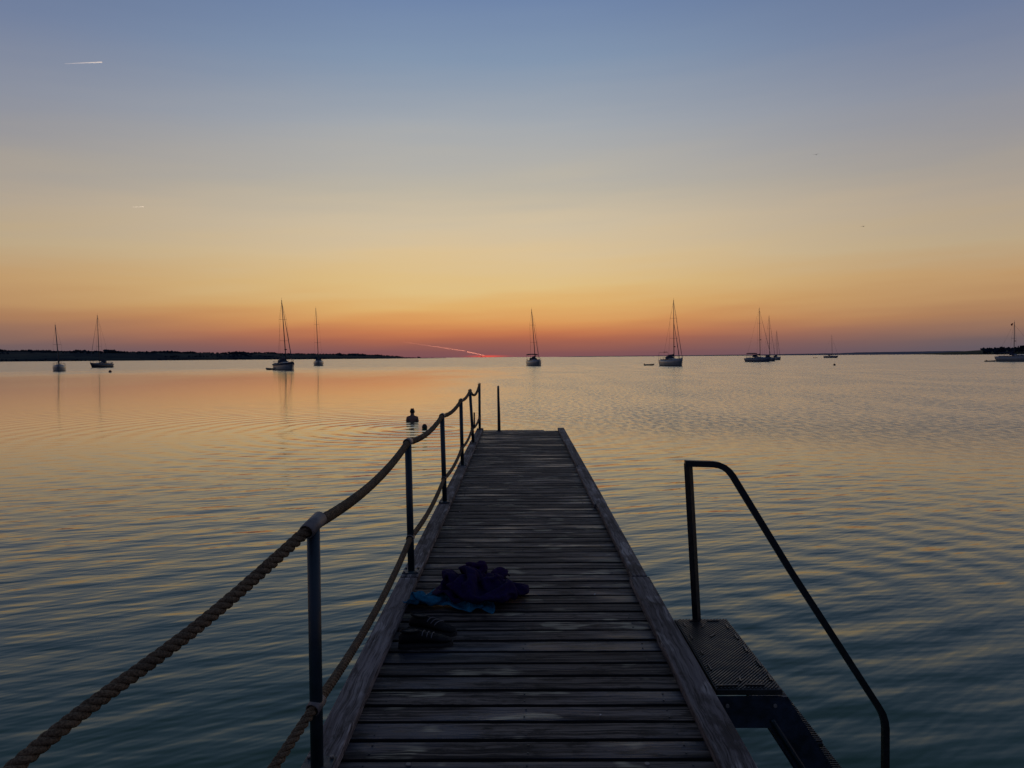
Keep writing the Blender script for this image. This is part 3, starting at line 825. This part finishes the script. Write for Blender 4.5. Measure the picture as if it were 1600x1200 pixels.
# ------------------------------------------------------------------ people
def skin_body(name, joints, edges, radii, mt, parent, root=0, lvl=2):
    me = bpy.data.meshes.new(name); me.from_pydata(joints, edges, []); o = bpy.data.objects.new(name, me); col.objects.link(o)
    md = o.modifiers.new('skin', 'SKIN'); md.use_smooth_shade = True
    for i, r_ in enumerate(radii):
        sv = me.skin_vertices[0].data[i]; sv.radius = r_ if isinstance(r_, tuple) else (r_, r_); sv.use_root = (i == root)
    ss = o.modifiers.new('sub', 'SUBSURF'); ss.levels = lvl; ss.render_levels = lvl
    dg = bpy.context.evaluated_depsgraph_get(); m2 = bpy.data.meshes.new_from_object(o.evaluated_get(dg))
    for p in m2.polygons: p.use_smooth = True
    m2.materials.clear(); m2.materials.append(mt); m2.name = name
    bpy.data.objects.remove(o); bpy.data.meshes.remove(me)
    b = bpy.data.objects.new(name, m2); col.objects.link(b); b.parent = parent; return b
def body_joints(arms, head_fwd=0.0):
    """standing figure, soles at z=0, height about 1.78, facing +Y; arms = list of (elbow, wrist, knuckle) for left, right"""
    J = [(0, 0, .95), (0, .0, 1.10), (0, .0, 1.27), (0, -.01, 1.42), (0, .0, 1.51), (0, .015, 1.575), (0, .03, 1.64), (0, .02, 1.70),
         (-.10, 0, .90), (-.11, .01, .50), (-.11, -.03, .09), (-.11, .10, .035), (.10, 0, .90), (.11, .01, .50), (.11, -.03, .09), (.11, .10, .035),
         (-.185, -.01, 1.41), (.185, -.01, 1.41)]
    E = [(0, 1), (1, 2), (2, 3), (3, 4), (4, 5), (5, 6), (6, 7), (0, 8), (8, 9), (9, 10), (10, 11), (0, 12), (12, 13), (13, 14), (14, 15), (3, 16), (3, 17)]
    Rr = [(.15, .11), (.145, .10), (.18, .11), (.15, .09), (.070, .068), (.078, .082), (.092, .104), (.074, .086),
          .085, .055, .042, .032, .085, .055, .042, .032, .075, .075]
    for k, (el_, wr_, hd_) in enumerate(arms):
        i0 = len(J); J += [el_, wr_, hd_]; E += [(16 + k, i0), (i0, i0 + 1), (i0 + 1, i0 + 2)]; Rr += [.045, .030, .032]
        for q in range(4):                          # fingers
            f = Vector(hd_) - Vector(wr_); f.normalize(); sd = Vector((1, 0, 0)).cross(f).normalized() * (.022 * (q - 1.5))
            b0 = Vector(hd_) + sd; i1 = len(J); J += [tuple(b0 + f * .03), tuple(b0 + f * (.085 - .008 * abs(q - 1.3)))]
            E += [(i0 + 2, i1), (i1, i1 + 1)]; Rr += [.010, .008]
    return J, E, Rr
def person(x, y, z, rz, arms, label, bun=True, tiltx=0.0):
    t_ = thing('person', label, 'person', (x, y, z), rz); t_.rotation_euler.x = tiltx
    J, E, Rr = body_joints(arms); skin_body('body', J, E, Rr, M['skin'], t_)
    for sx in (-1, 1):
        b = MB(); blob(b, (sx * .083, .018, 1.655), .022, 1.5); b.build('ear', M['skin'], t_)
    b = MB(); blob(b, (0, .118, 1.645), .016, 1.5); b.build('nose', M['skin'], t_)
    # cap of hair
    rings = []
    for i in range(9):
        ph = i / 8 * math.pi * .62; ring = []
        for j in range(18):
            a = 2 * math.pi * j / 18
            rr = math.sin(ph) * (1.0 + .04 * noise.noise(Vector((a, ph * 4, 2))))
            cut = 1.0 if math.sin(a) < .3 else .72
            ring.append((math.cos(a) * .098 * rr, .018 + math.sin(a) * .108 * rr * cut, 1.665 + .118 * math.cos(ph)))
        rings.append(ring)
    hr = MB().loft(rings).build('hair', M['hair'], t_)
    if bun:
        b = MB()
        for (ox, oy, oz, r_) in ((-.042, -.01, 1.768, .032), (.044, -.02, 1.772, .03), (0, -.03, 1.755, .04), (.0, -.09, 1.70, .035)): blob(b, (ox, oy, oz), r_)
        b.build('hair_bun', M['hair'], hr)
    return t_
armsA = [((-.232, -.01, 1.15), (-.225, .12, .93), (-.21, .17, .87)), ((.232, -.01, 1.15), (.225, .12, .93), (.21, .17, .87))]
person(-4.33, 31.0, -1.29, R(4), armsA, 'person standing chest-deep in the water, seen from behind, hair tied up on top')
armsB = [((-.33, .15, 1.30), (-.36, .34, 1.42), (-.33, .40, 1.46)), ((.33, .15, 1.30), (.36, .34, 1.42), (.33, .40, 1.46))]
person(-3.42, 27.6, -1.62, R(-6), armsB, 'swimmer with only the dark head above the water, beyond the rope', bun=False)

# ------------------------------------------------------------------ boats
def hull_sections(Lh, B, Fb, stern=.72, bow_over=.10):
    S = []
    for i in range(15):
        u = i / 14
        bw = B / 2 * interp([(0, stern), (.2, .90), (.42, 1.0), (.62, .93), (.8, .66), (.92, .32), (1, .03)], u)
        fz = Fb * interp([(0, .93), (.3, .88), (.6, .95), (.85, 1.12), (1, 1.28)], u)
        xt = -Lh / 2 + u * Lh
        xb = xt - (bow_over * Lh * max(0, u - .75) / .25) + (.05 * Lh * max(0, .12 - u) / .12)
        S.append((u, xt, xb, bw, fz))
    return S
def sailboat(x, y, deg, Lh, B, Fb, mast_h, label, hullm='hull_white', top=(0, 0), mx=.08, nspread=2, cover=True, jib=True, dodger=True,
             bimini=False, arch=False, stripe=None, inner=False, radar=None, outboard=False, simple=False, flag=False, cabin=1.0, jibr=.07):
    t_ = thing('sailboat', label, 'sailboat', (x, y, 0), R(deg), 'sailing boats moored in the bay')
    S = hull_sections(Lh, B, Fb); rings = []
    for (u, xt, xb, bw, fz) in S:
        def X(z): return xb + (xt - xb) * max(0, min(1, (z + .1) / (fz + .1)))
        prof = [(1.0, fz), (.99, fz * .55), (.93, .12), (.72, -.25), (.12, -.45)]
        ring = [(X(z), bw * k, z) for k, z in prof] + [(X(z), -bw * k, z) for k, z in prof[::-1]]
        rings.append(ring)
    MB().loft(rings).build('hull', M[hullm], t_)
    # boot stripe (antifouling) just above the water, slightly proud
    bs = MB()
    for sd in (1, -1):
        rr = []
        for (u, xt, xb, bw, fz) in S:
            k = .95; rr.append([(xb + .1 * (xt - xb), sd * (bw * k + .012), -.02), (xb + .13 * (xt - xb), sd * (bw * k + .02), .13)])
        bs.loft([[(p[0], p[1] + sd * .0, p[2]) for p in r_] for r_ in rr], cap=False, wrap=False)
    bs.build('boot_stripe', M['anti'], t_)
    if stripe:
        bs = MB()
        for sd in (1, -1):
            bs.loft([[(xt, sd * (bw + .012), fz * .98), (xt, sd * (bw + .012), fz * .74)] for (u, xt, xb, bw, fz) in S], cap=False, wrap=False)
        bs.build('sheer_stripe', M[stripe], t_)
    # deck with toe rail
    d_ = MB(); d_.loft([[(xt, bw * .98, fz + .012), (xt, 0, fz + .05), (xt, -bw * .98, fz + .012)] for (u, xt, xb, bw, fz) in S], cap=False, wrap=False)
    d_.build('deck', M['deckw'], t_)
    # coachroof
    c0, c1 = -.10 * Lh, .27 * Lh; ch = .42 * cabin
    def fzat(xx): return interp([(s[1], s[4]) for s in S], xx)
    def bwat(xx): return interp([(s[1], s[3]) for s in S], xx)
    rr = []
    for k in range(7):
        xx = c0 + (c1 - c0) * k / 6; f0 = fzat(xx); hh = ch * (1 if k < 4 else (1 - .28 * (k - 3))); wd = bwat(xx) * (.62 - .02 * k)
        rr.append([(xx, wd, f0), (xx, wd * .92, f0 + hh * .8), (xx, wd * .6, f0 + hh), (xx, -wd * .6, f0 + hh), (xx, -wd * .92, f0 + hh * .8), (xx, -wd, f0)])
    cb = MB().loft(rr, smooth=False).build('cabin', M['cab'], t_)
    if not simple:
        for sd in (1, -1):
            for k in (0, 1, 2):
                xx = c0 + (c1 - c0) * (.12 + .25 * k); wd = bwat(xx) * .62
                MB().box((xx, sd * wd * .97, fzat(xx) + ch * .42), (.12 * Lh * .6, .05, ch * .34)).build('window', M['glass'], cb)
    # rig
    mxx = mx * Lh; mz = fzat(mxx) + ch * .9
    top_ = Vector((mxx + top[0], top[1], mast_h)); bot = Vector((mxx, 0, mz))
    def onm(f): return bot.lerp(top_, f)
    ms = MB().tube([bot, onm(.6), top_], [.115, .10, .07], 8).build('mast', M['alu'], t_)
    MB().tube([top_, top_ + Vector((.0, .0, .55))], .018, 5).build('aerial', M['wire'], ms)
    sp = []
    for k in range(nspread):
        f = (k + 1) / (nspread + 1) * (1.03 if nspread > 1 else 1); c = onm(f); wd = B * (.30 - .05 * k)
        MB().tube([c + Vector((-.15, -wd, .03)), c, c + Vector((-.15, wd, .03))], .026, 5).build('spreader', M['alu'], ms)
        sp.append((c, wd))
    for sd in (1, -1):
        pts_ = [Vector((mxx - .3, sd * bwat(mxx) * .80, fzat(mxx)))] + [c + Vector((-.15, sd * wd, .03)) for c, wd in sp] + [onm(.97)]
        MB().tube(pts_, .016, 4).build('shroud', M['wire'], t_)
    bowp = Vector((Lh / 2 - .15, 0, S[-1][4])); sternp = Vector((-Lh / 2 + .05, 0, S[0][4]))
    hd = onm(.97 if nspread > 1 else .9)
    if jib:
        MB().tube([bowp.lerp(hd, .03), bowp.lerp(hd, .1), bowp.lerp(hd, .6), bowp.lerp(hd, .97)], [jibr * .4, jibr * 1.05, jibr * .75, jibr * .3], 6).build('furled_jib', M['sailcl'], t_)
    else: MB().tube([bowp, hd], .018, 4).build('forestay', M['wire'], t_)
    if inner:
        ip = Vector((Lh * .36, 0, fzat(Lh * .36))); h2 = onm(.62)
        MB().tube([ip, ip.lerp(h2, .15), ip.lerp(h2, .97)], [.05, .10, .05], 6).build('inner_sail', M['sailcl'], t_)
    MB().tube([sternp, top_], .016, 4).build('backstay', M['wire'], t_)
    # boom with stowed sail under its cover
    bz = mz + .55; bl = .36 * Lh
    bo = MB().tube([(mxx - .05, 0, bz), (mxx - bl, 0, bz + .12)], .06, 6).build('boom', M['alu'], t_)
    if cover:
        rr = []
        for k in range(9):
            f = k / 8; hh = .46 * (1 - f) ** .6 + .12; wd = .12 * (1 - .4 * f); xx = mxx - .02 - f * bl * .98; z0 = bz + .12 * f
            if k == 0: hh = .95; wd = .11
            rr.append([(xx, wd, z0), (xx, wd * .9, z0 + hh * .5), (xx, 0, z0 + hh), (xx, -wd * .9, z0 + hh * .5), (xx, -wd, z0), (xx, 0, z0 - .06)])
        MB().loft(rr).build('sail_cover', M['canvas'], bo)
    if simple: return t_
    # pulpit, pushpit, stanchions, lifelines
    f = S[-1][4]; yb = bwat(Lh * .42)
    b = MB(); b.tube([(Lh * .40, yb * .9, fzat(Lh * .40)), (Lh * .42, yb * .85, f + .5), (Lh * .5, .1, f + .6), (Lh * .5, -.1, f + .6), (Lh * .42, -yb * .85, f + .5), (Lh * .40, -yb * .9, fzat(Lh * .40))], .022, 5)
    b.tube([(Lh * .47, .12, f), (Lh * .49, .1, f + .58)], .02, 5); b.tube([(Lh * .47, -.12, f), (Lh * .49, -.1, f + .58)], .02, 5)
    b.build('pulpit', M['alu'], t_)
    ys_ = bwat(-Lh * .48); f = S[0][4]
    b = MB(); b.tube([(-Lh * .38, ys_, f), (-Lh * .38, ys_, f + .6), (-Lh * .49, ys_ * .8, f + .62), (-Lh * .49, -ys_ * .8, f + .62), (-Lh * .38, -ys_, f + .6), (-Lh * .38, -ys_, f)], .022, 5)
    for yy in (-.6, 0, .6): b.tube([(-Lh * .49, ys_ * yy, f), (-Lh * .49, ys_ * yy, f + .6)], .018, 5)
    b.build('pushpit', M['alu'], t_)
    for sd in (1, -1):
        b = MB(); ln = []
        for k in range(5):
            xx = -Lh * .36 + k * Lh * .19; p0 = Vector((xx, sd * bwat(xx) * .95, fzat(xx))); b.tube([p0, p0 + Vector((0, 0, .6))], .016, 4); ln.append(p0 + Vector((0, 0, .6)))
        b.tube(ln, .012, 4); b.build('lifeline', M['wire'], t_)
    MB().box((-Lh * .30, 0, S[0][4] + .12), (Lh * .22, bwat(-Lh * .3) * 1.45, .26), bev=.06).build('cockpit_coaming', M['cab'], t_)
    MB().tube([(-Lh * .34, .45 * math.cos(a), S[0][4] + .75 + .45 * math.sin(a)) for a in [2 * math.pi * k / 16 for k in range(17)]], .02, 5, cap=False).build('steering_wheel', M['alu'], t_)
    if dodger:
        rr = []; f = fzat(c0) + ch * .8; wd = bwat(c0) * .62
        for k in range(5):
            q = k / 4; xx = c0 + .55 - q * 1.3; hh = .15 + .55 * math.sin(q * math.pi * .5)
            rr.append([(xx, wd, f), (xx, wd * .95, f + hh * .7), (xx, wd * .6, f + hh), (xx, -wd * .6, f + hh), (xx, -wd * .95, f + hh * .7), (xx, -wd, f)])
        MB().loft(rr, smooth=False).build('sprayhood', M['canvas'], t_)
    if bimini:
        f = S[0][4]; wd = bwat(-Lh * .3) * .9
        bi = MB().loft([[(-Lh * .18 - k * Lh * .05, yy * wd, f + 2.0 + .14 * (1 - yy * yy)) for yy in (-1, -.5, 0, .5, 1)] + [(-Lh * .18 - k * Lh * .05, yy * wd, f + 1.72 + .14 * (1 - yy * yy)) for yy in (1, .5, 0, -.5, -1)] for k in range(5)]).build('bimini', M['canvas'], t_)
        for xx in (-.20, -.36):
            for sd in (1, -1): MB().tube([(Lh * xx, sd * wd, f + 2.0), (Lh * (xx - .02), sd * wd, f)], .02, 5).build('leg', M['alu'], bi)
    if arch:
        f = S[0][4]; wd = bwat(-Lh * .46)
        MB().tube([(-Lh * .46, wd, f), (-Lh * .48, wd * .9, f + 2.0), (-Lh * .48, -wd * .9, f + 2.0), (-Lh * .46, -wd, f)], .035, 6).build('stern_arch', M['alu'], t_)
        MB().box((-Lh * .48, wd * .4, f + 2.12), (.5, .9, .10)).build('solar_panel', M['glass'], t_)
    if radar:
        c = onm(radar); MB().tube([c + Vector((.32, 0, -.09)), c + Vector((.32, 0, .11))], .27, 12).build('radar_dome', M['canvas'], ms)
    if outboard:
        f = S[0][4]; MB().box((-Lh * .5 - .12, ys_ * .3, f + .25), (.28, .26, .42), bev=.05).box((-Lh * .5 - .14, ys_ * .3, f - .25), (.12, .1, .8)).build('outboard_motor', M['anti'], t_)
    if flag:
        c = onm(.93); MB().box(c + Vector((-.62, .0, 0)), (.02, .02, .02)).add([c + Vector(v) for v in ((-.45, .05, .40), (-1.15, .02, .05), (-1.05, .06, -.55), (-.62, .08, -.30), (-.45, .07, .40), (-1.15, .04, .05), (-1.05, .08, -.55), (-.62, .10, -.30))],
                                                                                    [(0, 1, 2, 3), (7, 6, 5, 4), (0, 4, 5, 1), (1, 5, 6, 2), (2, 6, 7, 3), (3, 7, 4, 0)]).build('flag', M['red'], ms)
    # rudder blade at the stern
    MB().box((-Lh * .5 + .1, 0, -.2), (.35, .06, .9)).build('rudder', M['anti'], t_)
    return t_
def lean(x, y, deg, wx):
    """mast-top offset of wx metres across the line of sight, in boat coordinates"""
    los = math.atan2(y, x); vx, vy = wx * math.sin(los), -wx * math.cos(los); a = R(deg)
    return (vx * math.cos(a) + vy * math.sin(a), -vx * math.sin(a) + vy * math.cos(a))
def boat(x, y, deg, wx, *a, **k): return sailboat(x, y, deg, *a, top=lean(x, y, deg, wx), **k)
boat(-108.6, 180.5, -61, -.55, 8.4, 2.75, 1.25, 10.9, 'leftmost sailboat, small, white hull seen end-on against the dark shore', mx=.10, nspread=1, dodger=False, jibr=.05)
boat(-140.6, 257.0, -100, -.25, 10.0, 3.2, 1.35, 17.6, 'dark-hulled sailboat pointing left, second from the left', 'hull_navy', mx=.06, nspread=2, outboard=True, jibr=.06)
boat(-53.0, 173.5, -56, -.75, 11.0, 3.4, 1.5, 15.7, 'white sailboat with dark blue sheer stripe and thick furled foresail, third from the left', stripe='canvas', mx=.09, nspread=2, outboard=True, jibr=.10, radar=.2)
boat(-70.7, 270.5, -76, -.65, 11.0, 3.5, 1.5, 20.2, 'tall-masted white sailboat seen end-on between the left shore tip and the striped boat', mx=.10, nspread=2, jib=False, dodger=True)
boat(4.55, 223.5, -78, -1.0, 11.5, 3.6, 1.45, 16.3, 'white sailboat with dark bimini, alone in the middle above the pier end', mx=.08, nspread=2, bimini=True, jibr=.08, radar=.07)
boat(39.3, 197.0, -77, -.1, 11.8, 3.7, 1.6, 16.8, 'large grey-white sailboat with two furled foresails and a stern arch, right of centre', mx=.08, nspread=2, inner=True, arch=True, jibr=.07, radar=.2)
boat(93.2, 299.5, -60, -.4, 12.6, 4.0, 1.5, 20.9, 'broad blue-grey sailboat with a high cabin, front boat of the group of three', 'hull_grey', mx=.06, nspread=2, bimini=True, cabin=1.4, jibr=.07, radar=.35)
boat(106.6, 328.0, -81, -.3, 10.5, 3.4, 1.3, 19.3, 'sailboat mostly hidden behind the broad blue-grey one, slightly shorter mast', 'hull_grey', mx=.02, nspread=2, jibr=.06)
boat(137.6, 411.5, -86, -.3, 9.6, 3.2, 1.3, 15.6, 'small dark sailboat at the right end of the group of three', 'hull_grey', mx=.08, nspread=1, jibr=.07)
boat(255.0, 630.0, -38, -.5, 11.6, 3.4, 1.5, 18.5, 'distant lone sailboat beyond the round buoy on the right', 'hull_grey', mx=.08, nspread=1, jibr=.06)
boat(157.4, 243.6, -62, 0, 13.2, 4.2, 1.75, 12.6, 'big white motor sailer with red flag cut by the right edge', mx=-.10, nspread=1, cabin=1.3, bimini=False, jib=False, flag=True, radar=.42)

def dinghy(x, y, deg, L_, label, rad=.2, person_=False):
    t_ = thing('dinghy', label, 'dinghy', (x, y, 0), R(deg), 'small tender boats on the water')
    w_ = L_ * .24
    MB().tube([(-L_ / 2, w_, .14), (-L_ * .1, w_ * 1.05, .15), (L_ * .22, w_ * .9, .18), (L_ * .42, w_ * .45, .24), (L_ * .48, 0, .28), (L_ * .42, -w_ * .45, .24), (L_ * .22, -w_ * .9, .18), (-L_ * .1, -w_ * 1.05, .15), (-L_ / 2, -w_, .14)], rad, 9).build('tube', M['rubber'], t_)
    MB().box((-L_ * .03, 0, .03), (L_ * .8, w_ * 1.7, .06)).build('floor', M['rubber'], t_)
    MB().box((-L_ * .42, 0, .2), (.05, w_ * 1.7, .36)).build('transom', M['beam'], t_)
    MB().box((-L_ * .02, 0, .28), (.22, w_ * 1.9, .04)).build('seat', M['beam'], t_)
    MB().box((-L_ * .47, 0, .46), (.2, .2, .26), bev=.04).build('motor', M['anti'], t_)
    return t_
dinghy(35.65, 211.0, -8, 2.7, 'empty dark dinghy drifting left of the large grey-white sailboat', .2)
dinghy(-57.2, 177.5, 200, 2.5, 'dark dinghy tied behind the blue-striped white sailboat', .24)
dinghy(-136.6, 255.0, 15, 2.6, 'flat dinghy tied behind the dark-hulled sailboat', .16)
dinghy(150.7, 246.8, 3, 3.0, 'low grey dinghy trailing behind the big white motor sailer', .2)
dinghy(246.5, 641.0, 0, 3.2, 'tiny dinghy at the stern of the distant lone sailboat', .18)

def buoy(x, y, r_, label):
    t_ = thing('mooring_buoy', label, 'buoy', (x, y, 0), 0, 'round mooring buoys')
    rings = []
    for i in range(9):
        ph = .12 + (math.pi - .24) * i / 8; rings.append([(r_ * math.sin(ph) * math.cos(a), r_ * math.sin(ph) * math.sin(a), r_ * .55 + r_ * math.cos(ph)) for a in [2 * math.pi * k / 14 for k in range(14)]])
    MB().loft(rings).build('float', M['buoy'], t_)
    MB().tube([(.07 * math.cos(a), 0, r_ * 1.58 + .07 * math.sin(a)) for a in [2 * math.pi * k / 10 for k in range(11)]], .015, 5, cap=False).build('shackle', M['zinc'], t_)
buoy(-83.7, 156.5, .30, 'dark round buoy floating below the dark-hulled sailboat on the left')
buoy(75.7, 185.0, .27, 'dark round buoy floating below the distant lone sailboat on the right')

# ------------------------------------------------------------------ birds
def gull(x, y, z, rz, span, label, flap, cat='bird'):
    t_ = thing('gull', label, cat, (x, y, z), rz, 'gulls in flight')
    s = span
    MB().loft([[(u * s * .42 - s * .2, math.cos(a) * rr * s, math.sin(a) * rr * s * .9) for a in [2 * math.pi * k / 10 for k in range(10)]] for u, rr in ((0, .012), (.15, .022), (.4, .050), (.65, .052), (.8, .034), (.9, .036), (.97, .02), (1.03, .005))]).build('body', M['gull'], t_)
    for sd in (1, -1):
        rings = []
        for k in range(7):
            f = k / 6; yy = sd * (.02 + .48 * f) * s; zz = flap[0] * s * math.sin(min(f * 2, 1) * math.pi / 2) * .5 + flap[1] * s * f ** 2
            ch = s * interp([(0, .13), (.4, .12), (.75, .08), (1, .012)], f); sw = -s * .10 * f * f
            rings.append([(ch * .5 + sw, yy, zz), (0 + sw, yy, zz + .010 * s * (1 - f) + .003), (-ch * .5 + sw, yy, zz), (0 + sw, yy, zz - .006 * s)])
        MB().loft(rings).build('wing', M['gull'], t_)
    return t_
gull(-4.5, 92.0, 2.69, R(80), 1.2, 'gull skimming low over the water in front of the red glow', (.26, -.30))
gull(33.8, 76.0, 15.1, R(20), .55, 'small dark gull high in the sky above the right boats', (.1, -.05))
gull(49.9, 130.0, 36.0, R(60), 1.0, 'tiniest dark gull, highest in the sky on the right', (.2, -.1))

# ------------------------------------------------------------------ vapour trails: real bodies of thin ice cloud lit by the set sun
def vol_mat(name, dens, colr, g_):
    m = bpy.data.materials.new(name); m.use_nodes = True; K = NT(m.node_tree); K.n.remove(K.n['Principled BSDF'])
    v = K.new('ShaderNodeVolumePrincipled'); v.inputs['Color'].default_value = colr + (1,); v.inputs['Density'].default_value = dens; v.inputs['Anisotropy'].default_value = g_
    K.l.new(v.outputs[0], K.n['Material Output'].inputs['Volume']); return m
def trail(a, b, r0, r1, mt, label):
    a, b = Vector(a), Vector(b); n = 8
    pts_ = [a.lerp(b, i / n) for i in range(n + 1)]; rr = [r0 + (r1 - r0) * i / n for i in range(n + 1)]
    return MB().tube(pts_, rr, 10).build('vapour_trail', mt, label=label, category='vapour trail', group='aircraft vapour trails')
vt_white = vol_mat('ice_trail', .02, (1.0, .98, .96), .68)
vt_red = vol_mat('ice_trail_sunset_tint', .0030, (1.0, .42, .32), .55)  # sunset red put into the scattering colour of the low trails
trail((-15180, 26000, 9950), (-13900, 26000, 9991), 6, 22, vt_white, 'short bright white vapour trail high at the upper left of the sky')
trail((-25010, 50000, 9913), (-24259, 50000, 9927), 9, 17, vt_white, 'faint tiny white vapour trail below the bright one on the left')
trail((-9000, 60000, 1243), (-4180, 60000, 503), 10, 36, vt_red, 'long thin pink vapour trail sloping down towards the sunset')
trail((-4060, 60000, 458), (-2683, 60000, 140), 42, 36, vt_red, 'short brighter red vapour trail ending at the glow on the horizon')
